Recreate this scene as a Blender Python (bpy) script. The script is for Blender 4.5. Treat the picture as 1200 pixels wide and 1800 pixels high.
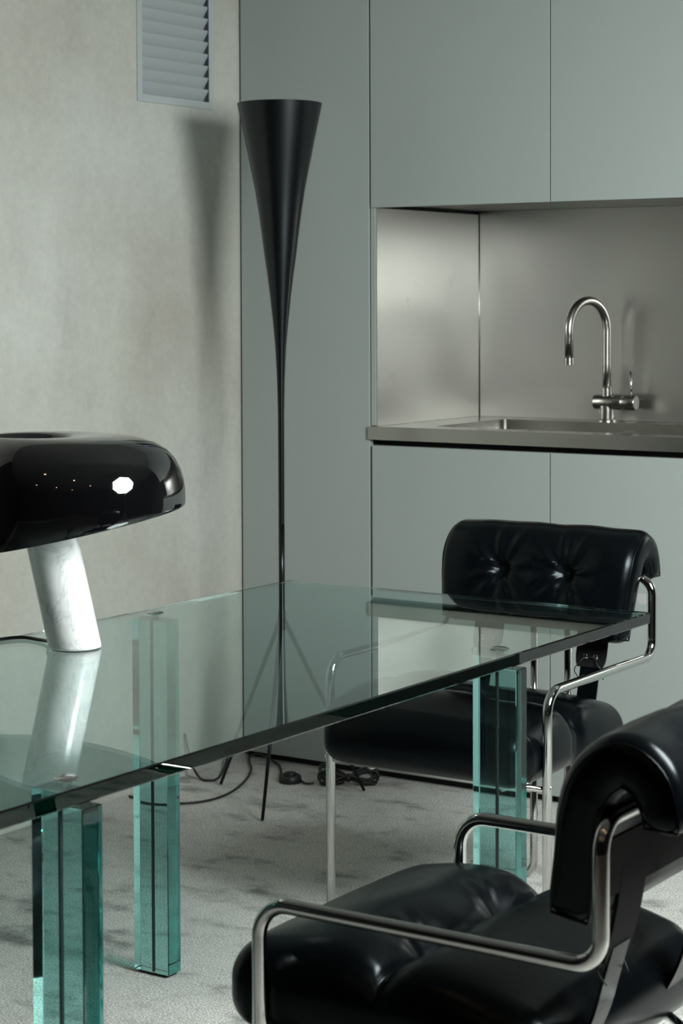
import bpy, bmesh, math, random
import numpy as np
from mathutils import Vector, Matrix
random.seed(4); rng = np.random.RandomState(7)
for o in list(bpy.data.objects): bpy.data.objects.remove(o)
sc = bpy.context.scene
C = sc.collection
PI = math.pi

# ------------------------------------------------------------------ camera
def camera():
    cd = bpy.data.cameras.new('camera'); cam = bpy.data.objects.new('camera', cd); C.objects.link(cam)
    f, yaw, pitch, roll, cy = 3546.02, 0.585053, 0.0371363, -0.00344228, 660.55
    fw = Vector((-math.sin(yaw)*math.cos(pitch), math.cos(yaw)*math.cos(pitch), -math.sin(pitch)))
    r = Vector((math.cos(yaw), math.sin(yaw), 0)); u = r.cross(fw)
    r2 = r*math.cos(roll) + u*math.sin(roll); u2 = -r*math.sin(roll) + u*math.cos(roll)
    M = Matrix.Identity(4)
    for i in range(3):
        M[i][0] = r2[i]; M[i][1] = u2[i]; M[i][2] = -fw[i]
    M[0][3], M[1][3], M[2][3] = 0, 0, 1.30
    cam.matrix_world = M
    cd.sensor_fit = 'VERTICAL'; cd.sensor_height = 36.0; cd.lens = f*36/1800
    cd.shift_y = -(900-cy)/1800
    cd.clip_start = 0.05
    cd.dof.use_dof = True; cd.dof.focus_distance = 3.8; cd.dof.aperture_fstop = 10
    sc.camera = cam
camera()
KEY = 51.0            # studio umbrella
SPOT = 60.0           # recessed ceiling lights
EXPO = 0.0
w = bpy.data.worlds.new('world'); sc.world = w; w.use_nodes = True
w.node_tree.nodes['Background'].inputs[0].default_value = (0.02, 0.022, 0.025, 1)
w.node_tree.nodes['Background'].inputs[1].default_value = 1.0
sc.view_settings.view_transform = 'Standard'; sc.view_settings.look = 'None'
sc.view_settings.exposure = EXPO; sc.view_settings.gamma = 1.0
sc.view_settings.use_curve_mapping = False
cy_ = sc.cycles
cy_.use_denoising = True
cy_.max_bounces = 16; cy_.transmission_bounces = 16; cy_.transparent_max_bounces = 24
cy_.glossy_bounces = 8; cy_.diffuse_bounces = 5
cy_.sample_clamp_indirect = 60.0; cy_.caustics_reflective = True; cy_.caustics_refractive = True
cy_.blur_glossy = 0.2

# ------------------------------------------------------------------ helpers
def mesh_obj(name, verts, faces, mat, parent=None, smooth=False):
    me = bpy.data.meshes.new(name); me.from_pydata([tuple(v) for v in verts], [], faces); me.update()
    return obj(name, me, mat, parent, smooth)
def obj(name, me, mat, parent=None, smooth=False):
    if isinstance(me, bmesh.types.BMesh):
        bm = me; me = bpy.data.meshes.new(name)
        bmesh.ops.recalc_face_normals(bm, faces=bm.faces); bm.to_mesh(me); bm.free()
    o = bpy.data.objects.new(name, me); C.objects.link(o)
    if mat is not None: me.materials.append(mat)
    if smooth: me.polygons.foreach_set('use_smooth', [True]*len(me.polygons))
    if parent is not None: o.parent = parent
    return o
def thing(name, label, cat, loc=(0, 0, 0), rotz=0, group=None):
    o = bpy.data.objects.new(name, None); C.objects.link(o)
    o.location = loc; o.rotation_euler = (0, 0, rotz); o.empty_display_size = 0.05
    o['label'] = label; o['category'] = cat
    if group: o['group'] = group
    return o
def tag(o, label, cat, group=None):
    o['label'] = label; o['category'] = cat
    if group: o['group'] = group
    return o
def box_bm(bm, x0, x1, y0, y1, z0, z1, bev=0.0, seg=2):
    v = [bm.verts.new(p) for p in [(x0,y0,z0),(x1,y0,z0),(x1,y1,z0),(x0,y1,z0),(x0,y0,z1),(x1,y0,z1),(x1,y1,z1),(x0,y1,z1)]]
    fs = [bm.faces.new([v[i] for i in q]) for q in [(0,3,2,1),(4,5,6,7),(0,1,5,4),(1,2,6,5),(2,3,7,6),(3,0,4,7)]]
    if bev > 0:
        es = list({e for f in fs for e in f.edges})
        bmesh.ops.bevel(bm, geom=es, offset=bev, segments=seg, affect='EDGES', profile=0.5)
    return bm
def box(name, x0, x1, y0, y1, z0, z1, mat, parent=None, bev=0.0, seg=2):
    bm = bmesh.new(); box_bm(bm, x0, x1, y0, y1, z0, z1, bev, seg)
    return obj(name, bm, mat, parent)
def fillet(pts, rad, n=8):
    out = [Vector(pts[0])]
    for i in range(1, len(pts)-1):
        p0, p, p1 = Vector(pts[i-1]), Vector(pts[i]), Vector(pts[i+1])
        r = rad[i-1] if isinstance(rad, (list, tuple)) else rad
        a = (p0-p).normalized(); b = (p1-p).normalized(); ang = a.angle(b)
        if r <= 0 or ang > PI-0.01: out.append(p); continue
        d = r/math.tan(ang/2); c = p + (a+b).normalized()*(r/math.sin(ang/2))
        s = p + a*d - c; e = p + b*d - c
        for k in range(n+1):
            out.append(c + s.slerp(e, k/n)*1.0 if False else c + (s.normalized().slerp(e.normalized(), k/n))*r)
    out.append(Vector(pts[-1])); return out
def smooth_path(pts, n=8):
    P = [Vector(p) for p in pts]; P = [P[0]*2-P[1]] + P + [P[-1]*2-P[-2]]; out = []
    for i in range(1, len(P)-2):
        for k in range(n):
            t = k/n; a, b, c, d = P[i-1], P[i], P[i+1], P[i+2]
            out.append(0.5*((2*b)+(c-a)*t+(2*a-5*b+4*c-d)*t*t+(3*b-a-3*c+d)*t**3))
    out.append(P[-2]); return out
def tube_vf(path, r, n=14, closed=False, caps=True, v0=0):
    P = [Vector(p) for p in path]; m = len(P); V = []; Fc = []
    rr = r if isinstance(r, (list, tuple)) else [r]*m
    prev = None
    for i in range(m):
        if closed: t = (P[(i+1) % m]-P[i-1]).normalized()
        else: t = ((P[i+1] if i < m-1 else P[i]) - (P[i-1] if i > 0 else P[i])).normalized()
        if prev is None:
            h = Vector((0,0,1)) if abs(t.z) < 0.9 else Vector((1,0,0))
            x = (h - t*h.dot(t)).normalized()
        else:
            x = prev - t*prev.dot(t); x.normalize()
        prev = x; y = t.cross(x)
        for k in range(n):
            a = 2*PI*k/n; V.append(P[i] + (x*math.cos(a)+y*math.sin(a))*rr[i])
    for i in range(m if closed else m-1):
        j = (i+1) % m
        for k in range(n):
            l = (k+1) % n; Fc.append((v0+i*n+k, v0+i*n+l, v0+j*n+l, v0+j*n+k))
    if caps and not closed:
        Fc.append(tuple(v0+k for k in range(n))[::-1]); Fc.append(tuple(v0+(m-1)*n+k for k in range(n)))
    return V, Fc
def tube(name, path, r, mat, parent=None, n=14, closed=False):
    V, Fc = tube_vf(path, r, n, closed)
    return mesh_obj(name, V, Fc, mat, parent, True)
def tubes(name, paths, r, mat, parent=None, n=10):
    V, Fc = [], []
    for p in paths:
        v, f = tube_vf(p, r, n, v0=len(V)); V += v; Fc += f
    return mesh_obj(name, V, Fc, mat, parent, True)
def lathe(name, prof, mat, parent=None, n=48, loc=(0, 0, 0), axis=None, close=False):
    V, Fc = [], []; m = len(prof)
    M = Matrix.Identity(3)
    if axis is not None: M = Vector((0,0,1)).rotation_difference(Vector(axis)).to_matrix()
    for (r, z) in prof:
        for k in range(n):
            a = 2*PI*k/n; V.append(M @ Vector((r*math.cos(a), r*math.sin(a), z)) + Vector(loc))
    for i in range(m if close else m-1):
        j = (i+1) % m
        for k in range(n):
            l = (k+1) % n; Fc.append((i*n+k, i*n+l, j*n+l, j*n+k))
    if not close:
        if prof[0][0] > 1e-5: Fc.append(tuple(range(n))[::-1])
        if prof[-1][0] > 1e-5: Fc.append(tuple((m-1)*n+k for k in range(n)))
    o = mesh_obj(name, V, Fc, mat, parent, True)
    return sharpen(o)
def sharpen(o, deg=38):
    bm = bmesh.new(); bm.from_mesh(o.data)
    bmesh.ops.remove_doubles(bm, verts=bm.verts, dist=1e-6)
    bmesh.ops.recalc_face_normals(bm, faces=bm.faces)
    for e in bm.edges:
        if len(e.link_faces) == 2 and e.calc_face_angle(0) > math.radians(deg): e.smooth = False
    bm.to_mesh(o.data); bm.free(); return o
def rbox_grid(h, r, n):
    """points of a rounded box surface: half sizes h, radius r, divisions n; returns verts Nx3, faces, raw normals"""
    h = np.array(h, float); idx = {}; V = []; N = []; F = []
    def vid(p):
        k = tuple(np.round(p, 6))
        if k not in idx:
            idx[k] = len(V)
            inn = np.clip(p, -(h-r), h-r); d = p-inn; L = np.linalg.norm(d); d = d/L
            V.append(inn+r*d); N.append(d)
        return idx[k]
    def lin(hh, m):   # denser towards the rounded rim
        t = np.linspace(-1, 1, m+1); return hh*np.sin(t*PI/2*0.86)/math.sin(PI/2*0.86)
    for ax in range(3):
        b, c = (ax+1) % 3, (ax+2) % 3
        B, Cc = lin(h[b], n[b]), lin(h[c], n[c])
        for s in (-1, 1):
            for i in range(n[b]):
                for j in range(n[c]):
                    q = []
                    for (ii, jj) in ((i, j), (i+1, j), (i+1, j+1), (i, j+1)):
                        p = np.zeros(3); p[ax] = s*h[ax]; p[b] = B[ii]; p[c] = Cc[jj]; q.append(vid(p))
                    F.append(tuple(q if s > 0 else q[::-1]))
    return np.array(V), F, np.array(N)
def copy_tree(o, parent=None):
    c = o.copy(); C.objects.link(c)
    if parent is not None: c.parent = parent
    for ch in list(o.children): copy_tree(ch, c)
    return c

# ------------------------------------------------------------------ materials
def mat(name):
    m = bpy.data.materials.new(name); m.use_nodes = True
    nt = m.node_tree; b = nt.nodes['Principled BSDF']
    return m, nt, b
def setp(b, **k):
    for a, v in k.items():
        key = a.replace('_', ' ')
        i = b.inputs[key]; i.default_value = (*v, 1) if isinstance(v, tuple) and len(v) == 3 else v
def simple(name, col, rough=0.5, metal=0.0, **k):
    m, nt, b = mat(name); setp(b, Base_Color=col, Roughness=rough, Metallic=metal); setp(b, **k); return m
def N(nt, t, **kw):
    n = nt.nodes.new(t)
    for a, v in kw.items(): setattr(n, a, v)
    return n
def coords(nt, scale=(1, 1, 1)):
    tc = N(nt, 'ShaderNodeTexCoord'); mp = N(nt, 'ShaderNodeMapping')
    mp.inputs['Scale'].default_value = scale; nt.links.new(tc.outputs['Object'], mp.inputs['Vector']); return mp.outputs[0]
def noise(nt, vec, scale, detail=4, rough=0.55, dist=0.0):
    n = N(nt, 'ShaderNodeTexNoise'); n.inputs['Scale'].default_value = scale; n.inputs['Detail'].default_value = detail
    n.inputs['Roughness'].default_value = rough; n.inputs['Distortion'].default_value = dist
    nt.links.new(vec, n.inputs['Vector']); return n.outputs['Fac']
def ramp(nt, fac, stops):
    r = N(nt, 'ShaderNodeValToRGB'); e = r.color_ramp.elements
    while len(e) < len(stops): e.new(0.5)
    for i, (p, c) in enumerate(stops):
        e[i].position = p; e[i].color = (*c, 1) if isinstance(c, tuple) else (c, c, c, 1)
    nt.links.new(fac, r.inputs[0]); return r.outputs[0]
def mixc(nt, a, b, fac, mode='MIX'):
    m = N(nt, 'ShaderNodeMix', data_type='RGBA', blend_type=mode)
    for s, v in ((0, fac), (6, a), (7, b)):
        if hasattr(v, 'links'): nt.links.new(v, m.inputs[s])
        else: m.inputs[s].default_value = v if not isinstance(v, tuple) else (*v, 1)
    return m.outputs[2]
def bump(nt, b, h, strength, dist=0.002):
    n = N(nt, 'ShaderNodeBump'); n.inputs['Strength'].default_value = strength; n.inputs['Distance'].default_value = dist
    nt.links.new(h, n.inputs['Height']); nt.links.new(n.outputs[0], b.inputs['Normal'])

def m_plaster():
    m, nt, b = mat('plaster'); v = coords(nt)
    n1 = noise(nt, v, 1.5, 4, 0.55, 0.2); n2 = noise(nt, coords(nt, (1, 1.6, 0.8)), 4.0, 7, 0.68, 0.3); n3 = noise(nt, v, 45, 6, 0.72)
    c = ramp(nt, n1, [(0.32, (0.405, 0.385, 0.338)), (0.50, (0.458, 0.456, 0.410)), (0.70, (0.492, 0.505, 0.468))])
    c2 = ramp(nt, n2, [(0.30, 0.84), (0.44, 0.96), (0.58, 1.0), (0.75, 1.06)])
    c = mixc(nt, c, c2, 1.0, 'MULTIPLY')
    c3 = ramp(nt, n3, [(0.3, 0.92), (0.7, 1.05)]); c = mixc(nt, c, c3, 1.0, 'MULTIPLY')
    nt.links.new(c, b.inputs['Base Color']); setp(b, Roughness=0.75, Specular_IOR_Level=0.3)
    bump(nt, b, n3, 0.40, 0.002); return m
def m_carpet():
    m, nt, b = mat('carpet'); v = coords(nt)
    g = noise(nt, v, 240, 3, 0.8); vs = coords(nt, (0.9, 1.7, 1.0))
    p1 = noise(nt, vs, 6.5, 3, 0.55, 0.15); p2 = noise(nt, v, 24.0, 4, 0.65, 0.2); p3 = noise(nt, v, 1.3, 2, 0.5)
    pa = N(nt, 'ShaderNodeMath', operation='MULTIPLY_ADD'); nt.links.new(p2, pa.inputs[0]); pa.inputs[1].default_value = 0.22; nt.links.new(p1, pa.inputs[2])
    pb = N(nt, 'ShaderNodeMath', operation='MULTIPLY_ADD'); nt.links.new(p3, pb.inputs[0]); pb.inputs[1].default_value = 0.30; nt.links.new(pa.outputs[0], pb.inputs[2])
    pr = ramp(nt, pb.outputs[0], [(0.52, 0.40), (0.64, 0.82), (0.71, 1.0), (0.95, 1.04)])
    pr2 = ramp(nt, p2, [(0.30, 0.86), (0.5, 1.0), (0.7, 1.04)])
    gr = ramp(nt, g, [(0.32, (0.13, 0.128, 0.118)), (0.5, (0.465, 0.462, 0.430)), (0.66, (0.84, 0.835, 0.79))])
    c = mixc(nt, gr, pr, 1.0, 'MULTIPLY'); c = mixc(nt, c, pr2, 1.0, 'MULTIPLY')
    nt.links.new(c, b.inputs['Base Color']); setp(b, Roughness=0.95, Specular_IOR_Level=0.1, Sheen_Weight=0.15)
    bump(nt, b, g, 0.7, 0.004); return m
def m_leather():
    m, nt, b = mat('black_leather'); v = coords(nt)
    vo = N(nt, 'ShaderNodeTexVoronoi', feature='DISTANCE_TO_EDGE'); vo.inputs['Scale'].default_value = 420
    nt.links.new(v, vo.inputs['Vector'])
    n1 = noise(nt, v, 26, 5, 0.6, 1.5); n2 = noise(nt, v, 500, 3, 0.6)
    a = N(nt, 'ShaderNodeMath', operation='MULTIPLY_ADD'); nt.links.new(n1, a.inputs[0]); a.inputs[1].default_value = 1.3
    nt.links.new(n2, a.inputs[2])
    setp(b, Base_Color=(0.0015, 0.0022, 0.0029), Specular_IOR_Level=0.15, Specular_Tint=(0.84, 0.94, 1.0))
    nt.links.new(ramp(nt, n1, [(0.3, 0.21), (0.7, 0.27)]), b.inputs['Roughness'])
    bump(nt, b, a.outputs[0], 0.07, 0.002); return m
def m_steel(name, base, rough, br=0.0, var=0.06, dist=0.0006):
    m, nt, b = mat(name); v = coords(nt, (1.5, 1.5, 1.5))
    n1 = noise(nt, v, 2.2, 4, 0.6, 0.3); n2 = noise(nt, coords(nt), 160, 4, 0.7)
    setp(b, Base_Color=base, Metallic=1.0)
    nt.links.new(ramp(nt, n1, [(0.3, max(rough-var, 0.02)), (0.7, rough+var)]), b.inputs['Roughness'])
    if br > 0: bump(nt, b, n2, br, dist)
    return m
def m_marble():
    m, nt, b = mat('white_marble'); v = coords(nt)
    n1 = noise(nt, v, 9, 7, 0.62, 2.2); n2 = noise(nt, v, 16, 5, 0.6, 0.8)
    a = N(nt, 'ShaderNodeMath', operation='SUBTRACT'); nt.links.new(n1, a.inputs[0]); a.inputs[1].default_value = 0.5
    ab = N(nt, 'ShaderNodeMath', operation='ABSOLUTE'); nt.links.new(a.outputs[0], ab.inputs[0])
    vein = ramp(nt, ab.outputs[0], [(0.0, (0.60, 0.61, 0.62)), (0.014, (0.80, 0.80, 0.80)), (0.06, (0.88, 0.88, 0.87))])
    cl = ramp(nt, n2, [(0.3, 0.86), (0.6, 1.0)])
    nt.links.new(mixc(nt, vein, cl, 1.0, 'MULTIPLY'), b.inputs['Base Color']); setp(b, Roughness=0.22); return m
def m_glass(name, dens, col, ior=1.5, rough=0.0):
    m = bpy.data.materials.new(name); m.use_nodes = True; nt = m.node_tree; nt.nodes.clear()
    o = N(nt, 'ShaderNodeOutputMaterial'); g = N(nt, 'ShaderNodeBsdfGlass')
    g.inputs['IOR'].default_value = ior; g.inputs['Roughness'].default_value = rough
    g.inputs['Color'].default_value = (1, 1, 1, 1)
    va = N(nt, 'ShaderNodeVolumeAbsorption'); va.inputs['Color'].default_value = (*col, 1); va.inputs['Density'].default_value = dens
    nt.links.new(g.outputs[0], o.inputs['Surface']); nt.links.new(va.outputs[0], o.inputs['Volume']); return m
def m_emit(name, col, s):
    m = bpy.data.materials.new(name); m.use_nodes = True; nt = m.node_tree; nt.nodes.clear()
    o = N(nt, 'ShaderNodeOutputMaterial'); e = N(nt, 'ShaderNodeEmission')
    e.inputs[0].default_value = (*col, 1); e.inputs[1].default_value = s; nt.links.new(e.outputs[0], o.inputs[0]); return m
def m_front():
    m, nt, b = mat('cabinet_lacquer'); v = coords(nt)
    n2 = noise(nt, v, 300, 3, 0.6)
    setp(b, Base_Color=(0.335, 0.370, 0.353), Roughness=0.42, Specular_IOR_Level=0.35); bump(nt, b, n2, 0.05, 0.0004); return m

PLASTER, CARPET, LEATHER, MARBLE, FRONT = m_plaster(), m_carpet(), m_leather(), m_marble(), m_front()
CARCASS = simple('cabinet_carcass', (0.012, 0.013, 0.013), 0.8)
SPLASH = m_steel('satin_steel', (0.45, 0.445, 0.42), 0.31, 0.0, 0.04)
COUNTER = m_steel('counter_steel', (0.40, 0.395, 0.37), 0.25, 0.12, 0.05)
TAPSTEEL = m_steel('tap_steel', (0.42, 0.40, 0.38), 0.27, 0.0, 0.03)
CHROME = simple('chrome', (0.58, 0.575, 0.56), 0.07, 1.0)
GLASS_TOP = m_glass('table_glass', 12.0, (0.06, 0.66, 0.62))
GLASS_LEG = m_glass('leg_glass', 22.0, (0.04, 0.74, 0.70))
STUD = simple('polished_steel', (0.6, 0.6, 0.6), 0.15, 1.0)
BLACKGLOSS = simple('black_enamel', (0.003, 0.003, 0.0035), 0.04, 0.0, Specular_IOR_Level=0.6, Coat_Weight=0.6, Coat_Roughness=0.02)
BLACKSATIN = simple('black_satin_metal', (0.0012, 0.0015, 0.0018), 0.30, 0.0, Specular_IOR_Level=0.45, Specular_Tint=(0.85, 0.94, 1.0))
WHITEIN = simple('white_enamel', (0.75, 0.75, 0.73), 0.4)
RUBBER = simple('black_rubber', (0.010, 0.010, 0.010), 0.45)
SUEDE = simple('black_suede', (0.004, 0.004, 0.004), 0.8, 0.0, Specular_IOR_Level=0.2)
VENT = simple('vent_paint', (0.40, 0.44, 0.44), 0.5)
VENTIN = simple('vent_duct', (0.34, 0.37, 0.38), 0.8)
CEIL = simple('ceiling_paint', (0.30, 0.30, 0.29), 0.85)
WALLDARK = simple('wall_paint', (0.035, 0.036, 0.037), 0.85)
TAGM = simple('tag_cloth', (0.35, 0.35, 0.34), 0.6)

# ------------------------------------------------------------------ room shell
X0, X1, Y0, Y1, ZC = -3.392, 2.6, -2.2, 5.22, 2.66
def struct(o): o['kind'] = 'structure'; return o
struct(box('floor', X0-0.1, X1+0.1, Y0-0.1, Y1+0.1, -0.1, 0.0, CARPET))
struct(box('ceiling', X0-0.1, X1+0.1, Y0-0.1, Y1+0.1, ZC, ZC+0.1, CEIL))
VY0, VY1, VZ0, VZ1 = 4.150, 4.481, 1.828, 2.290
def wall_left():
    bm = bmesh.new(); e = 0.004
    for a in ((1.75, VY0+e, 0, ZC), (VY1-e, Y1+0.1, 0, ZC), (VY0+e, VY1-e, 0, VZ0+e), (VY0+e, VY1-e, VZ1-e, ZC)):
        box_bm(bm, X0-0.1, X0, *a)
    return obj('wall_left', bm, PLASTER)
struct(wall_left())
struct(box('wall_left_dark', X0-0.1, X0-0.002, Y0-0.1, 1.7495, 0, ZC, WALLDARK))  # unseen near stretch of left wall, made dark so reflections stay black
struct(box('wall_back', X0, X1, Y1, Y1+0.1, 0, ZC, WALLDARK))
struct(box('wall_right', X1, X1+0.1, Y0-0.1, Y1+0.1, 0, ZC, WALLDARK))
struct(box('wall_front', X0, X1, Y0-0.1, Y0, 0, ZC, WALLDARK))

# ------------------------------------------------------------------ studio umbrella (the key light mirrored in the lamp shade)
def umbrella():
    P = Vector((-0.20, 2.82, 1.76)); T = Vector((-1.80, 3.52, 0.05)); d = (T-P).normalized()
    t = thing('studio_umbrella', 'white octagonal photo umbrella on black stand, mirrored in the black lamp shade', 'studio light', (P.x+0.30, P.y-0.02, 0))
    off = Vector(t.location)
    xx = d.cross(Vector((0,0,1))).normalized(); yy = xx.cross(d)
    def ring(R, dep, n=8): return [P + xx*R*math.cos(2*PI*k/n+PI/8) + yy*R*math.sin(2*PI*k/n+PI/8) + d*dep for k in range(n)]
    levels = [(0.02, -0.11), (0.17, -0.09), (0.34, -0.04), (0.49, 0.035)]
    for nm, sh, m in (('canopy_lining', 0.0, m_emit('umbrella_light', (0.94, 1.0, 0.985), KEY)), ('canopy_cover', -0.008, RUBBER)):
        V = []; F = []
        for R, dep in levels: V += [p-off for p in ring(R, dep+sh)]
        for i in range(len(levels)-1):
            for k in range(8):
                l = (k+1) % 8; F.append((i*8+k, i*8+l, (i+1)*8+l, (i+1)*8+k))
        F.append(tuple(range(8)))
        mesh_obj(nm, V, F, m, t)
    for k in range(8):
        pts = [ring(R, dep+0.006)[k]-off for R, dep in levels]
        tube('rib', pts, 0.002, CHROME, t, 6)
    tube('shaft', [P-d*0.14-off, P+d*0.30-off], 0.004, RUBBER, t, 8)
    lathe('hub', [(0.0, 0), (0.02, 0), (0.02, 0.02), (0, 0.02)], RUBBER, t, 16, P-d*0.10-off, d)
    hp = Vector((P.x+0.30, P.y-0.02, 1.78)); hd = P-d*0.14
    tube('bracket', [hd-off, Vector((hp.x, hp.y, 1.86))-off], 0.012, RUBBER, t, 10)
    tube('stand_pole', [(0, 0, 0.25), (0, 0, 1.88)], 0.013, RUBBER, t, 12)
    for k in range(3):
        a = 2*PI*k/3+0.4
        tube('stand_leg', [(0, 0, 0.62), (0.42*math.cos(a), 0.42*math.sin(a), 0.012)], 0.010, RUBBER, t, 10)
umbrella()
# recessed ceiling spotlights
def spots():
    e = m_emit('spot_light', (1.0, 0.62, 0.34), SPOT)
    first = None
    P = [(-2.0, 0.9), (-0.6, 0.9), (0.8, 0.9), (-2.0, -0.8), (-0.6, -0.8), (0.8, -0.8)]
    for i, (x, y) in enumerate(P):
        if first is None:
            t = thing('ceiling_spotlight', 'small round warm ceiling spotlight mirrored as a dot in the black lamp shade', 'ceiling light', (x, y, ZC), 0, 'recessed ceiling spotlights')
            lathe('trim_ring', [(0.036, 0.0), (0.036, -0.006), (0.048, -0.006), (0.050, 0.0)], WHITEIN, t, 32)
            lathe('lens', [(0.0, -0.003), (0.036, -0.003), (0.036, 0.0), (0, 0)], e, t, 24)
            first = t
        else:
            t = copy_tree(first); t.location = (x, y, ZC)
spots()

# ------------------------------------------------------------------ kitchen
YF = 4.600
def kitchen():
    G = 0.0035
    tc = thing('tall_cabinet', 'tall flat grey-green cabinet in the corner behind the black floor lamp', 'cabinet', (-3.17, 4.9, 0))
    L = Vector(tc.location)
    def bx(name, x0, x1, y0, y1, z0, z1, m, p, Lc, bev=0.0008):
        return box(name, x0-Lc.x, x1-Lc.x, y0-Lc.y, y1-Lc.y, z0-Lc.z, z1-Lc.z, m, p, bev)
    bx('carcass', -3.389, -2.956, YF+0.024, 5.215, 0.05, 2.655, CARCASS, tc, L)
    bx('plinth', -3.389, -2.956, YF+0.03, YF+0.05, 0.0, 0.05, CARCASS, tc, L)
    bx('door', -3.3845, -2.9575, YF, YF+0.021, 0.022, 2.65, FRONT, tc, L)
    bx('end_panel', -2.9535, -2.9385, YF+0.004, 5.16, 0.9615, 1.5503, FRONT, tc, L)
    xs = [-2.9525, -2.4070, -1.8615, -1.3160, -0.7705]
    nm = ['beside the tall corner cabinet', 'above the tap', 'third from the corner', 'at the right end of the kitchen']
    nl = ['beside the tall corner cabinet', 'behind the back of the far black chair', 'third from the corner', 'at the right end of the kitchen']
    for i in range(4):
        a, b = xs[i], xs[i+1]
        u = thing('upper_cabinet', 'flat grey-green upper cabinet '+nm[i], 'cabinet', ((a+b)/2, 4.9, 1.55), 0, 'upper kitchen cabinets')
        L = Vector(u.location)
        bx('carcass', a+0.002, b-0.002, YF+0.024, 5.215, 1.566, 2.655, CARCASS, u, L)
        bx('door', a+G/2, b-G/2, YF, YF+0.021, 1.551, 2.65, FRONT, u, L)
        bx('underside', a+0.002, b-0.002, YF+0.024, 5.158, 1.560, 1.566, SPLASH, u, L, 0)
        l = thing('base_cabinet', 'flat grey-green base cabinet under the steel worktop '+nl[i], 'cabinet', ((a+b)/2, 4.9, 0), 0, 'base kitchen cabinets')
        L = Vector(l.location)
        bx('carcass', a+0.002, b-0.002, YF+0.024, 5.215, 0.05, 0.70, CARCASS, l, L)
        bx('plinth', a+0.002, b-0.002, YF+0.03, YF+0.05, 0.0, 0.05, CARCASS, l, L)
        bx('grip_rail', a+0.002, b-0.002, YF+0.045, YF+0.06, 0.70, 0.918, CARCASS, l, L)
        bx('door', a+G/2+(0.002 if i == 0 else 0), b-G/2, YF, YF+0.021, 0.022, 0.908, FRONT, l, L)
    # worktop with sink
    wt = thing('steel_worktop', 'long brushed steel worktop with an inset sink under the tap', 'worktop', (-1.9, 4.88, 0.924))
    L = Vector(wt.location)
    xa, xb, ya, yb = -2.9572, -0.75, YF-0.008, 5.163
    sx0, sx1, sy0, sy1, rr = -2.800, -2.02, 4.675, 5.065, 0.022
    # top as grid with a rounded rectangular opening
    bm = bmesh.new()
    def rrect(x0, x1, y0, y1, r, z, n=6):
        out = []
        for cx, cyy, a0 in ((x1-r, y1-r, 0), (x0+r, y1-r, PI/2), (x0+r, y0+r, PI), (x1-r, y0+r, 1.5*PI)):
            for k in range(n+1):
                a = a0+k/n*PI/2; out.append(Vector((cx+r*math.cos(a), cyy+r*math.sin(a), z)) - L)
        return out
    def slab(z, flip):
        inn = [bm.verts.new(p) for p in rrect(sx0, sx1, sy0, sy1, rr, z)]
        out = [bm.verts.new(Vector(p)-L) for p in ((xb, yb, z), (xa, yb, z), (xa, ya, z), (xb, ya, z))]
        n = 7
        for q in range(4):
            for k in range(n-1): bm.faces.new((out[q], inn[q*n+k], inn[q*n+k+1]))
            bm.faces.new((out[q], inn[q*n+n-1], inn[((q+1) % 4)*n], out[(q+1) % 4]))
        return inn, out
    i1, o1 = slab(0.960, False); i0, o0 = slab(0.924, True)
    for A, B in ((i1, i0), (o1, o0)):
        m_ = len(A)
        for k in range(m_): bm.faces.new((A[k], A[(k+1) % m_], B[(k+1) % m_], B[k]))
    bmesh.ops.recalc_face_normals(bm, faces=bm.faces)
    es = [e for e in bm.edges if all(v in set(o1) for v in e.verts) or all(v in set(o0) for v in e.verts)]
    bmesh.ops.bevel(bm, geom=es, offset=0.0015, segments=2, affect='EDGES')
    obj('slab', bm, COUNTER, wt)
    V, F = [], []
    rings = [rrect(sx0, sx1, sy0, sy1, rr, 0.9598), rrect(sx0+0.001, sx1-0.001, sy0+0.001, sy1-0.001, rr, 0.79),
             rrect(sx0+0.006, sx1-0.006, sy0+0.006, sy1-0.006, rr, 0.776), rrect(sx0+0.03, sx1-0.03, sy0+0.03, sy1-0.03, rr, 0.77)]
    n = len(rings[0])
    for r_ in rings: V += r_
    for i in range(3):
        for k in range(n): F.append((i*n+k, (i+1)*n+k, (i+1)*n+(k+1) % n, i*n+(k+1) % n))
    F.append(tuple(3*n+k for k in range(n))[::-1])
    sk = mesh_obj('sink_basin', V, F, COUNTER, wt, True); sharpen(sk, 30)
    lathe('drain', [(0.0, 0.0), (0.045, 0.0), (0.045, 0.003), (0.03, 0.004), (0, 0.001)], CHROME, sk, 32, Vector((-2.4, 4.87, 0.7705))-L)
    # steel backsplash lining the niche
    bs = thing('steel_backsplash', 'satin steel sheet lining the niche behind the tap', 'backsplash', (-1.9, 5.16, 0.96)); L = Vector(bs.location)
    bx('back_panel', -2.9375, -0.77, 5.163, 5.170, 0.9605, 1.5595, SPLASH, bs, L, 0)
    bx('side_panel', -2.9380, -2.9345, YF+0.006, 5.1625, 0.9605, 1.5503, SPLASH, bs, L, 0)
    tube('corner_bead', [Vector((-2.9338, 5.1618, 0.961))-L, Vector((-2.9338, 5.1618, 1.559))-L], 0.0013, SPLASH, bs, 8)
    # tap
    tp = thing('kitchen_tap', 'brushed steel gooseneck tap standing behind the sink', 'tap', (-2.492, 5.103, 0.960))
    lathe('base', [(0, 0), (0.026, 0), (0.026, 0.006), (0.0205, 0.008), (0.0205, 0.045), (0, 0.045)], TAPSTEEL, tp, 40)
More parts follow.
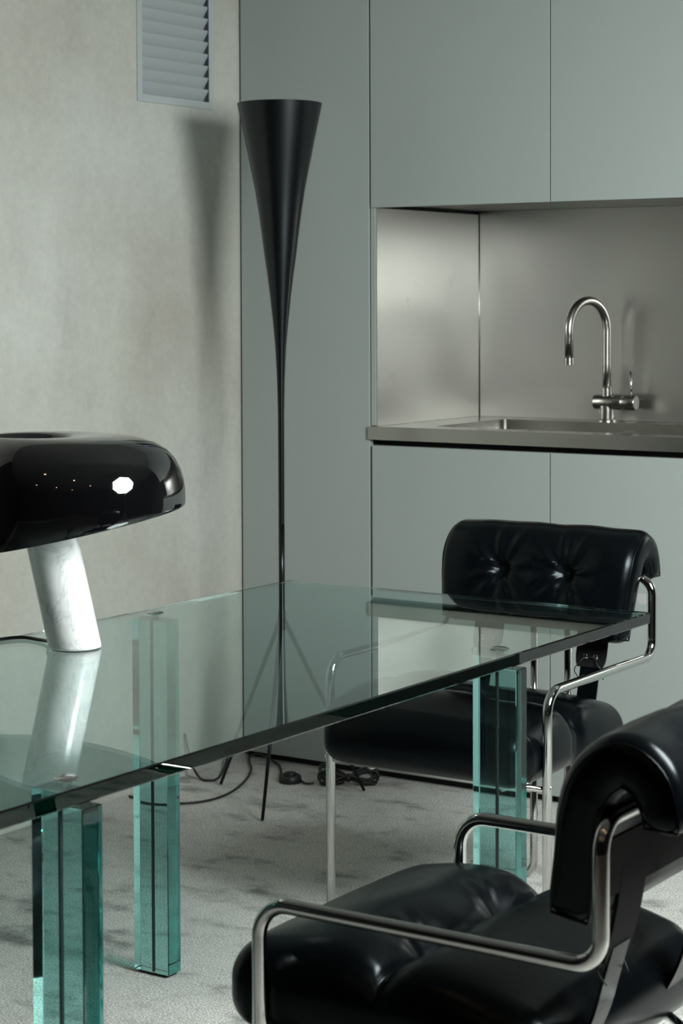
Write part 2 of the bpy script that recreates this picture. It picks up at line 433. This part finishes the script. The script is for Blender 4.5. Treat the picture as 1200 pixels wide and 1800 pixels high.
    lathe('body', [(0, -0.036), (0.0195, -0.036), (0.021, -0.034), (0.021, 0.047), (0.0205, 0.048), (0.0205, 0.0495), (0.021, 0.0505), (0.021, 0.088), (0.0195, 0.090), (0, 0.090)], TAPSTEEL, tp, 48, (0, 0, 0.055), (1, 0, 0))
    lathe('collar', [(0.0145, 0.070), (0.0145, 0.094), (0.012, 0.095)], TAPSTEEL, tp, 32)
    dr = Vector((-0.036, -0.160, 0)).normalized(); R = 0.082
    pth = [Vector((0, 0, 0.075)), Vector((0, 0, 0.16))]
    for k in range(25):
        a = PI*k/24; pth.append(Vector((0, 0, 0.256)) + dr*(R-R*math.cos(a)) + Vector((0, 0, R*math.sin(a))))
    pth.append(dr*2*R + Vector((0, 0, 0.178)))
    tube('spout', pth, 0.0118, TAPSTEEL, tp, 20)
    lathe('aerator', [(0, 0.163), (0.0138, 0.163), (0.0138, 0.182), (0.0118, 0.184)], TAPSTEEL, tp, 32, dr*2*R)
    tube('lever', [(0.075, 0, 0.07), (0.0745, 0.0, 0.10), (0.0725, -0.0, 0.142)], [0.0026, 0.0026, 0.0034], CHROME, tp, 12)
kitchen()

# ------------------------------------------------------------------ wall vent
def vent():
    y0, y1, z0, z1 = VY0, VY1, VZ0, VZ1
    t = thing('wall_vent', 'pale grey louvred air vent on the plaster wall above the lamp shadow', 'vent', (X0, (y0+y1)/2, (z0+z1)/2))
    L = Vector(t.location); fw, dp = 0.020, 0.004
    bm = bmesh.new()
    for a in ((y0, y0+fw, z0, z1), (y1-fw, y1, z0, z1), (y0+fw, y1-fw, z0, z0+fw), (y0+fw, y1-fw, z1-fw, z1)):
        box_bm(bm, 0.0003, dp, a[0]-L.y, a[1]-L.y, a[2]-L.z, a[3]-L.z, 0.0010)
    obj('frame', bm, VENT, t)
    hy, hz = (y1-y0)/2-0.006, (z1-z0)/2-0.006
    V = [(x, y, z) for x in (-0.06, 0.0) for y in (-hy, hy) for z in (-hz, hz)]
    mesh_obj('duct', V, [(0, 1, 3, 2), (0, 4, 5, 1), (2, 3, 7, 6), (0, 2, 6, 4), (1, 5, 7, 3)], VENTIN, t)
    n = 13; h = (z1-z0-2*fw)/n; hy = (y1-y0)/2-fw+0.004
    me = None
    for k in range(n):
        zc = z0+fw+(k+0.5)*h-L.z
        if me is None:
            V = []; th = 0.0012
            for y in (-hy, hy):
                for (x, z) in ((-0.001, 0.55*h), (-0.001-th, 0.55*h+th), (-0.025-th, -0.44*h+th), (-0.025, -0.44*h)): V.append((x, y, z))
            F = [(0,1,2,3), (7,6,5,4), (0,4,5,1), (1,5,6,2), (2,6,7,3), (3,7,4,0)]
            o = mesh_obj('slat', V, F, VENT, t); me = o.data
        else:
            o = bpy.data.objects.new('slat', me); C.objects.link(o); o.parent = t
        o.location = (0, 0, zc)
vent()

# ------------------------------------------------------------------ glass table
TZ, TT = 0.701, 0.022
def table():
    x0, x1, y0, y1 = -2.478, -1.634, 1.373, 3.537
    t = thing('glass_table', 'rectangular green-tinted glass table with thick glass slab legs', 'table', ((x0+x1)/2, (y0+y1)/2, 0))
    L = Vector(t.location)
    box('tabletop', x0-L.x, x1-L.x, y0-L.y, y1-L.y, TZ-TT, TZ, GLASS_TOP, t, 0.0022, 1)
    lt, lb = TZ-TT-0.008, 0.006
    proto = None
    for (lx, ly) in ((-2.4345, 3.023), (-1.6785, 3.023), (-2.4345, 1.905), (-1.6785, 1.905)):
        lg = bpy.data.objects.new('leg', None); C.objects.link(lg); lg.parent = t; lg.location = (lx-L.x, ly-L.y, 0)
        lg.empty_display_size = 0.03
        if proto is None:
            ps = [box('glass_block', -0.0425, 0.0425, -0.0195, 0.0195, lb, lt, GLASS_LEG, lg, 0.0012, 1),
                  box('seam_strip', 0.0024, 0.0054, -0.0192, -0.0085, lb+0.002, lt-0.002, CARCASS, lg),
                  lathe('cap', [(0, TZ+0.0003), (0.016, TZ+0.0003), (0.0165, TZ+0.001), (0.013, TZ+0.0028), (0, TZ+0.0034)], STUD, lg, 32, (0.0, 0, 0)),
                  lathe('spacer', [(0, lt+0.0004), (0.0075, lt+0.0004), (0.0075, TZ-TT-0.0004), (0, TZ-TT-0.0004)], STUD, lg, 20),
                  box('foot_pad', -0.036, 0.036, -0.014, 0.014, 0.0, lb-0.0005, RUBBER, lg, 0.001)]
            for zz in (0.50, 0.61):
                ps.append(lathe('bolt', [(0, 0), (0.0045, 0), (0.0045, 0.003), (0.003, 0.0045), (0, 0.0045)], STUD, lg, 16, (0.033, 0.0197, zz), (0, 1, 0)))
            proto = ps
        else:
            for p in proto:
                c = p.copy(); C.objects.link(c); c.parent = lg
table()

# ------------------------------------------------------------------ mushroom table lamp
def table_lamp():
    B = Vector((-2.303, 2.640, TZ)); ax = Vector((0.834, 0.552, 0)); ay = Vector((-0.552, 0.834, 0))
    t = thing('table_lamp', 'glossy black mushroom lamp on a slanted white marble post on the glass table', 'table lamp', B)
    # slanted post: sheared cylinder
    V, F = [], []; n = 56; lv = [(0.0015, 0.0435), (0.003, 0.0455), (0.006, 0.046), (0.34, 0.0455)]
    for z, r in lv:
        for k in range(n):
            a = 2*PI*k/n; V.append(ax*(r*math.cos(a)-0.209*z) + ay*r*math.sin(a) + Vector((0, 0, z)))
    for i in range(len(lv)-1):
        for k in range(n): F.append((i*n+k, i*n+(k+1) % n, (i+1)*n+(k+1) % n, (i+1)*n+k))
    F += [tuple(range(n))[::-1], tuple((len(lv)-1)*n+k for k in range(n))]
    sharpen(mesh_obj('marble_post', V, F, MARBLE, t, True), 50)
    lathe('felt_pad', [(0, 0), (0.042, 0), (0.042, 0.0015), (0, 0.0015)], RUBBER, t, 40)
    # shade
    prof = [(0.0, 0.344, 1.0), (0.034, 0.3445, 1.0), (0.050, 0.348, 1.0), (0.060, 0.356, 1.0), (0.0655, 0.3635, 1.0), (0.071, 0.3675, 0.97), (0.081, 0.3692, .88), (0.098, 0.3700, .68), (0.113, 0.3688, .45),
            (0.131, 0.3645, .25), (0.151, 0.3555, .1), (0.167, 0.3430, .03), (0.179, 0.3280, 0), (0.188, 0.3105, 0), (0.1935, 0.2930, 0), (0.1962, 0.2760, 0), (0.1968, 0.262, 0)]
    n = 128; nb = 14; V = []; F = []
    def rim(a, rr): return 0.2065 + 0.212*rr*math.cos(a)
    def shell(off):
        rows = []
        for (r, z, s) in prof:
            row = []
            for k in range(n):
                a = 2*PI*k/n; zz = z
                row.append(ax*(r*math.cos(a)-0.005-0.068*s) + ay*r*math.sin(a) + Vector((0, 0, zz)))
            rows.append(row)
        for i in range(1, nb+1):
            f_ = i/nb; row = []
            for k in range(n):
                a = 2*PI*k/n; zr = rim(a, 0.19); z = 0.262+(zr-0.262)*f_
                dz = 0.262-z; r = 0.1968 - 1.25*dz*dz - 0.002*f_**8
                row.append(ax*(r*math.cos(a)-0.005) + ay*r*math.sin(a) + Vector((0, 0, z)))
            rows.append(row)
        return rows
    outer = shell(0)
    m = len(outer)
    for row in outer: V += row
    for i in range(m-1):
        for k in range(n):
            l = (k+1) % n; F.append((i*n+k, (i+1)*n+k, (i+1)*n+l, i*n+l))
    sh = mesh_obj('lamp_shade', V, F, BLACKGLOSS, t, True)
    bm = bmesh.new(); bm.from_mesh(sh.data); bmesh.ops.remove_doubles(bm, verts=bm.verts, dist=1e-6); bmesh.ops.recalc_face_normals(bm, faces=bm.faces); bm.to_mesh(sh.data); bm.free()
    # inner lining
    V2 = []; cen = Vector((0, 0, 0.25))
    for row in outer[10:]:
        for p in row:
            q = Vector(p); h = Vector((q.x, q.y, 0)) + ax*0.005; hl = h.length
            V2.append(Vector((q.x, q.y, min(q.z-0.003, 0.341) if q.z > 0.26 else q.z+0.0002)) - h/hl*0.003)
    m2 = len(outer)-10; F2 = []
    for i in range(m2-1):
        for k in range(n):
            l = (k+1) % n; F2.append((i*n+l, (i+1)*n+l, (i+1)*n+k, i*n+k))
    F2.append(tuple(range(n)))
    mesh_obj('shade_lining', V2, F2, WHITEIN, sh, True)
    F3 = []; V3 = list(outer[-1]) + [V2[(m2-1)*n+k] for k in range(n)]
    for k in range(n): F3.append((k, n+k, n+(k+1) % n, (k+1) % n))
    mesh_obj('shade_rim', V3, F3, BLACKGLOSS, sh, True)
    # mains lead over the table edge
    P = [Vector(p)-B for p in ((-2.350, 2.622, TZ+0.012), (-2.365, 2.640, TZ+0.006), (-2.400, 2.655, TZ+0.0035), (-2.445, 2.655, TZ+0.0035), (-2.462, 2.60, TZ+0.0035), (-2.455, 2.45, TZ+0.0035), (-2.440, 2.20, TZ+0.0035), (-2.445, 1.9, TZ+0.0035), (-2.465, 1.74, TZ+0.0035), (-2.484, 1.70, TZ-0.004), (-2.492, 1.68, TZ-0.06), (-2.50, 1.66, 0.40), (-2.52, 1.64, 0.10), (-2.60, 1.62, 0.006), (-2.90, 1.6, 0.005), (-3.375, 1.62, 0.006))]
    tube('power_cord', smooth_path(P, 8), 0.0032, RUBBER, t, 10)
table_lamp()

# ------------------------------------------------------------------ trumpet floor lamp
def floor_lamp():
    B = Vector((-3.022, 4.277, 0))
    t = thing('floor_lamp', 'tall black trumpet-shaped uplighter floor lamp on three thin legs', 'floor lamp', B)
    k = 1/673.0
    Z = lambda y: (1404.0-y)*k*0.999
    pr = [(668, 6.8), (640, 8.0), (604, 10.0), (565, 13.6), (521, 18.2), (480, 23.3), (450, 27.6), (410, 32.6), (375, 37.2), (335, 43.5), (300, 50.3), (250, 60.4), (215, 67.8), (185, 74.0)]
    prof = [(0.0078, 0.70), (0.0082, Z(730))] + [(p*k, Z(y)) for y, p in pr]
    inner = [(r-0.0022, z) for r, z in prof[::-1] if r > 0.02]
    lathe('trumpet_shade', prof + [(prof[-1][0]-0.0011, prof[-1][1]+0.0008)] + inner + [(0.0, inner[-1][1]-0.02)], BLACKSATIN, t, 72)
    tube('stem', [(0, 0, 0.44), (0, 0, 0.72)], 0.0080, BLACKSATIN, t, 20)
    lathe('leg_collar', [(0, 0.425), (0.010, 0.425), (0.0115, 0.435), (0.0115, 0.465), (0.010, 0.475), (0, 0.475)], BLACKSATIN, t, 28)
    for fx, fy in ((-2.925, 4.051), (-3.244, 4.303), (-2.879, 4.448)):
        e = Vector((fx, fy, 0))-B; d = e.normalized()
        tube('leg', [d*0.004+Vector((0, 0, 0.455)), e+Vector((0, 0, 0.004))], [0.0066, 0.0042], BLACKSATIN, t, 12)
floor_lamp()
# foot dimmer with its cable and the coil of spare lead
def cables():
    fs = thing('foot_switch', 'round black foot dimmer on the carpet beside the floor lamp', 'foot switch', (-3.105, 4.430, 0))
    L = Vector(fs.location)
    lathe('housing', [(0, 0.0005), (0.030, 0.0005), (0.0315, 0.004), (0.030, 0.017), (0.026, 0.0215), (0, 0.0225)], RUBBER, fs, 40)
    lathe('dial', [(0, 0.0225), (0.017, 0.0225), (0.016, 0.027), (0, 0.0285)], RUBBER, fs, 32)
    P1 = [(-3.134, 4.432, .008), (-3.155, 4.455, .005), (-3.185, 4.50, .005), (-3.225, 4.55, .006), (-3.27, 4.585, .007), (-3.32, 4.588, .02), (-3.345, 4.575, .014), (-3.325, 4.545, .006), (-3.265, 4.47, .005), (-3.205, 4.36, .005), (-3.165, 4.25, .005), (-3.155, 4.17, .005), (-3.168, 4.115, .005), (-3.205, 4.07, .005), (-3.27, 4.045, .005), (-3.36, 4.06, .005)]
    tube('cord', [Vector(p)-L for p in smooth_path(P1, 8)], 0.0032, RUBBER, fs, 8)
    P2 = [(-3.076, 4.437, .008), (-3.06, 4.430, .005), (-3.045, 4.428, .005), (-3.032, 4.437, .006)]
    tube('cord', [Vector(p)-L for p in smooth_path(P2, 8)], 0.0032, RUBBER, fs, 8)
    pc = [(-3.386, 4.33, .10), (-3.372, 4.33, .05), (-3.325, 4.315, .008), (-3.288, 4.313, .005), (-3.285, 4.345, .005), (-3.325, 4.42, .005), (-3.360, 4.48, .010), (-3.384, 4.53, .04)]
    tag(tube('wall_cable', smooth_path(pc, 8), 0.0032, RUBBER, None, 8), 'short black cable dipping to the carpet in the room corner behind the floor lamp', 'cable')
    cb = thing('cable_bundle', 'tied coil of black cable on the carpet near the base cabinets', 'cable', (-2.94, 4.50, 0)); L = Vector(cb.location)
    r_ = random.Random(3); th = 0.75
    ux, uy = Vector((0.834, 0.552, 0)), Vector((-0.552, 0.834, 0)); c = Vector((-2.955, 4.488, 0))-L
    for j in range(8):
        A = 0.072+0.014*r_.uniform(-1, 1); ph = r_.uniform(-0.5, 0.5); wz = 0.012+0.010*r_.random(); yo = r_.uniform(-0.012, 0.012); pts = []
        for k in range(28):
            a = 2*PI*k/28; ca = math.cos(a)
            z = 0.016+0.001*j + wz*math.sin(2*a+ph)*abs(ca)**0.5 + 0.014*abs(ca)*(0.5+0.5*math.sin(j*2.1))
            pts.append(c + ux*A*ca + uy*(yo*abs(ca)+0.020*math.sin(2*a)*(0.5+0.5*math.cos(j))) + Vector((0, 0, max(z, 0.004))))
        tube('loop', pts, 0.0032, RUBBER, cb, 8, True)
    lathe('cable_tie', [(0.009, -0.004), (0.0115, -0.004), (0.0115, 0.004), (0.009, 0.004)], RUBBER, cb, 20, c+Vector((0, 0, 0.020)), ux, True)
    box('plug', -0.062, -0.030, -0.030, -0.006, 0.001, 0.026, RUBBER, cb, 0.005)
cables()

# ------------------------------------------------------------------ leather armchairs
TR = 0.0098
def make_chair():
    t = thing('leather_armchair', '', 'armchair', (0, 0, 0), 0, 'black leather tubular armchairs at the glass table')
    hw, za, vr, zb = 0.2545, 0.535, 0.482, 0.703
    # arm frame: one continuous tube with legs, arms, posts and cross bar
    P = [(-hw, 0, 0.002), (-hw, 0, za), (-hw, vr, za), (-hw, vr, zb), (hw, vr, zb), (hw, vr, za), (hw, 0, za), (hw, 0, 0.002)]
    tube('arm_frame', fillet(P, [0.045, 0.036, 0.036, 0.036, 0.036, 0.045], 8), TR, CHROME, t, 20)
    tube('front_rail', [(-hw+0.006, 0, 0.343), (hw-0.006, 0, 0.343)], 0.0065, CHROME, t, 14)
    for s in (-1, 1):
        fr = tube('rear_leg', fillet([(s*0.205, 0.502, 0.0095), (s*0.0425, 0.502, 0.0095), (s*0.0425, 0.502, 0.706)], 0.032, 8), 0.0088, CHROME, t, 18)
        tube('seat_rail', fillet([(s*0.0425, 0.495, 0.343), (s*0.16, 0.38, 0.336), (s*0.16, 0.006, 0.336)], 0.03, 6), 0.0065, CHROME, t, 12)
        lathe('screw', [(0, 0), (0.005, 0), (0.005, 0.002), (0.0035, 0.0035), (0, 0.0035)], CHROME, t, 16, (s*(hw+0.0085), 0.0, 0.347), (s, 0, 0))
    # seat cushion
    h = np.array([0.243, 0.238, 0.056]); V, F, Nn = rbox_grid(h, 0.046, (84, 170, 14))
    cv, cz = 0.163, 0.405
    u = V[:, 0].copy(); v = V[:, 1] + cv; z = V[:, 2].copy(); vs = 0.158
    top = np.clip(z/0.056, 0, 1)**1.0; top = top*top*(3-2*top)
    dv = v-vs
    edge = np.clip(1-(u/0.243)**4, 0, 1)
    front = np.where(dv < 0, np.sin(np.clip(-dv/0.236, 0, 1)**0.62*PI), np.sin(np.clip(dv/0.243, 0, 1)**0.62*PI))
    puff = np.where(dv < 0, 0.036, 0.027)*front*edge**0.7
    groove = 0.010*np.exp(-(dv/0.030)**2) + 0.006*np.exp(-(dv/0.0055)**2)
    du = np.minimum(np.abs(u-0.098), np.abs(u+0.098))
    rr = np.sqrt(du**2+dv**2); ph = np.arctan2(dv, np.where(np.abs(u-0.098) < np.abs(u+0.098), u-0.098, u+0.098))
    tuft = 0.017*np.exp(-(rr/0.026)**2) + 0.008*np.exp(-(rr/0.06)**2)
    wr = 0.0014*np.sin(ph*7+1.3*np.sin(ph*3))*np.exp(-((rr-0.04)/0.022)**2)
    wav = 0.0008*np.sin(u*30+v*17)*np.sin(v*26-u*9)
    z2 = z + top*(puff-groove-tuft+wr+wav)
    side = np.clip(np.abs(Nn[:, 0]), 0, 1)
    u2 = u*(1-0.030*np.exp(-(dv/0.022)**2)*side) + np.sign(u)*0.004*side*np.sin(np.clip((v+0.07)/0.47, 0, 1)*2*PI)**2
    fb = np.clip(-Nn[:, 1], 0, 1); v2 = v - 0.008*fb*np.cos(u/0.243*PI/2)
    # rear slopes a little down
    z3 = z2 - 0.022*np.clip((v-0.2)/0.2, 0, 1)**1.5
    st = mesh_obj('seat_cushion', np.stack([u2, v2, z3+cz], 1), F, LEATHER, t, True)
    # stitched welt across the seat
    xs = np.linspace(-0.205, 0.205, 61); ff = np.minimum(np.abs(xs-0.098), np.abs(xs+0.098))
    zs = cz+0.056-0.010-0.006-0.017*np.exp(-(ff/0.026)**2)-0.008*np.exp(-(ff/0.06)**2)
    tube('seam', [Vector((x_, vs, z_+0.0006)) for x_, z_ in zip(xs, zs)], 0.0016, LEATHER, st, 6)
    # backrest: rolled pad hung over the cross bar
    cl = smooth_path([(0, .4210, .566), (0, .4270, .605), (0, .4340, .650), (0, .4430, .700), (0, .4610, .743), (0, .4960, .7665), (0, .5300, .750), (0, .5450, .714), (0, .5465, .690)], 10)
    cl = np.array([(p.y, p.z) for p in cl]); seg = np.r_[0, np.cumsum(np.hypot(*np.diff(cl, axis=0).T))]; Lg = seg[-1]
    tan = np.gradient(cl, seg, axis=0); tan /= np.linalg.norm(tan, axis=1)[:, None]; nor = np.stack([-tan[:, 1], tan[:, 0]], 1)
    def mapc(a, s, n_):
        s = np.clip(s, 0, Lg)
        cvv = np.interp(s, seg, cl[:, 0]); czz = np.interp(s, seg, cl[:, 1])
        nv = np.interp(s, seg, nor[:, 0]); nz = np.interp(s, seg, nor[:, 1])
        return np.stack([a, cvv+nv*n_, czz+nz*n_], 1)
    hh = np.array([0.240, Lg/2, 0.0325]); V, F, Nn = rbox_grid(hh, 0.026, (100, 110, 12))
    a = V[:, 0].copy(); s = V[:, 1] + Lg/2; n_ = V[:, 2].copy()
    outf = np.clip(n_/0.0325, 0, 1); ea = np.clip(1-(np.abs(a)/0.24)**5, 0, 1)
    sb = np.interp(0.700, cl[:40, 1], seg[:40])   # buttons' station
    fs = np.clip(s/0.27, 0, 1)
    blg = 0.013*np.sin(fs*PI)**0.8*ea
    bu = 0.080
    da = np.where(a > 0, a-bu, a+bu); ds = s-sb; rr = np.hypot(da, ds); ph = np.arctan2(ds, da)
    tuft = 0.020*np.exp(-(rr/0.020)**2) + 0.011*np.exp(-(rr/0.055)**2)
    wr = (0.0036*np.sin(ph*8+0.8*np.sin(ph*2+a*9))+0.0016*np.sin(ph*15))*np.exp(-((rr-0.042)/0.028)**2)
    crease = 0.004*np.exp(-(ds/0.010)**2)*np.exp(-(a/0.07)**2) + 0.004*np.exp(-(da/0.008)**2)*np.clip(-ds/0.05, 0, 1)*np.clip(1+ds/0.13, 0, 1)
    wav = 0.0016*np.sin(a*45+s*16)*np.sin(s*37-a*8)
    n2 = n_ + outf*(blg-tuft+wr-crease+wav) - np.clip(-n_/0.0325, 0, 1)*0.0
    flap = np.clip((s-0.24)/(Lg-0.24), 0, 1); n2 = n2*(1-0.18*flap)
    a2 = a*(0.925+0.075*np.clip(s/0.16, 0, 1))
    bk = mesh_obj('backrest', mapc(a2, s, n2), F, LEATHER, t, True)
    for sg in (-1, 1):
        k = 0.026*0.29; S0, S1, hn = k, Lg-k, 0.0325-k
        path = [(ss, hn) for ss in np.linspace(S0, S1, 46)] + [(ss, -hn) for ss in np.linspace(S1, S0, 46)]
        path = np.array(path); fl = 1-0.18*np.clip((path[:, 0]-0.24)/(Lg-0.24), 0, 1)
        pp = mapc(np.full(len(path), sg*(0.24-k))*(0.925+0.075*np.clip(path[:, 0]/0.16, 0, 1)), path[:, 0], path[:, 1]*fl)
        tube('piping', [Vector(p) for p in pp], 0.0019, LEATHER, bk, 6, True)
        q = mapc(np.array([sg*bu*0.97, sg*bu*0.97]), np.array([sb, sb]), np.array([0.0, 1.0])); d = Vector(q[1]-q[0]).normalized()
        lathe('button', [(0, -0.004), (0.0085, -0.004), (0.0100, 0.0), (0.0085, 0.0035), (0.005, 0.0052), (0, 0.0058)], LEATHER, bk, 24, Vector(q[0])+d*0.0145, d)
        # leather strap from the back pad down under the seat, laced at its top
        def ribbon(name, pts, wd, th, mt, par, x):
            V_, F_ = [], []
            P_ = [Vector(p_) for p_ in pts]
            for i, p in enumerate(P_):
                tg = ((P_[min(i+1, len(P_)-1)])-(P_[max(i-1, 0)])).normalized(); nn = Vector((0, -tg.z, tg.y))
                w_ = wd[i] if isinstance(wd, list) else wd
                for (du_, dn) in ((-w_/2, -th/2), (w_/2, -th/2), (w_/2, th/2), (-w_/2, th/2)): V_.append(Vector((x+du_, p.y, p.z)) + nn*dn)
            for i in range(len(P_)-1):
                for k_ in range(4): F_.append((i*4+k_, i*4+(k_+1) % 4, (i+1)*4+(k_+1) % 4, (i+1)*4+k_))
            F_ += [(3, 2, 1, 0), tuple((len(P_)-1)*4+k_ for k_ in range(4))]
            return mesh_obj(name, V_, F_, mt, par)
        x = sg*0.128
        ribbon('strap', smooth_path([(0, .4460, .525), (0, .4330, .480), (0, .4180, .430), (0, .395, .385), (0, .365, .350), (0, .32, .3435), (0, .26, .3425)], 5), 0.046, 0.004, LEATHER, t, x)
        tb = ribbon('strap_tab', smooth_path([(0, .4660, .640), (0, .4600, .600), (0, .4530, .560), (0, .4440, .525), (0, .4370, .505)], 5), [0.072]*15+[0.071, 0.07, 0.068, 0.066, 0.062, 0.058], 0.005, SUEDE, t, x)
        for e in (-1, 1):
            lathe('eyelet', [(0.0032, -0.001), (0.0060, -0.001), (0.0068, 0.0), (0.0060, 0.0013), (0.0032, 0.001)], CHROME, tb, 20, (x+e*0.012, .4405, .528), (0, -0.93, 0.3), True)
            tube('lace', smooth_path([(x+e*0.012, .441, .528), (x+e*0.022, .4300, .515), (x+e*0.034, .432, .497), (x+e*0.030, .442, .480)], 6), 0.0011, RUBBER, tb, 6)
        tube('lace', [(x-0.012, .4375, .528), (x, .436, .527), (x+0.012, .4375, .528)], 0.0011, RUBBER, tb, 6)
    ribbon('back_panel', smooth_path([(0, .4715, .672), (0, .4690, .650), (0, .4650, .625), (0, .4608, .598)], 4), 0.43, 0.002, SUEDE, bk, 0.0)  # added dark sheet, keeps the pad's umbrella-lit back looking black
    pt = mapc(np.array([0.238]), np.array([0.10]), np.array([-0.012]))[0]
    box('label_tag', pt[0]-0.002, pt[0]+0.016, pt[1]-0.001, pt[1]+0.001, pt[2]-0.012, pt[2]+0.010, TAGM, bk)
    return t
ch = make_chair()
ch.location = (-2.080, 3.478, 0)
ch['label'] = 'black leather armchair at the far end of the glass table before the base cabinets'
tg_ = next(o for o in bpy.data.objects if o.name.startswith('label_tag')); tp_ = tg_.parent; tg_.parent = None
c1 = copy_tree(ch); tg_.parent = tp_
c1.location = (-1.497, 2.320, 0); c1.rotation_euler = (0, 0, -PI/2)
c1['label'] = 'nearest black leather armchair, side-on at the long edge of the glass table'
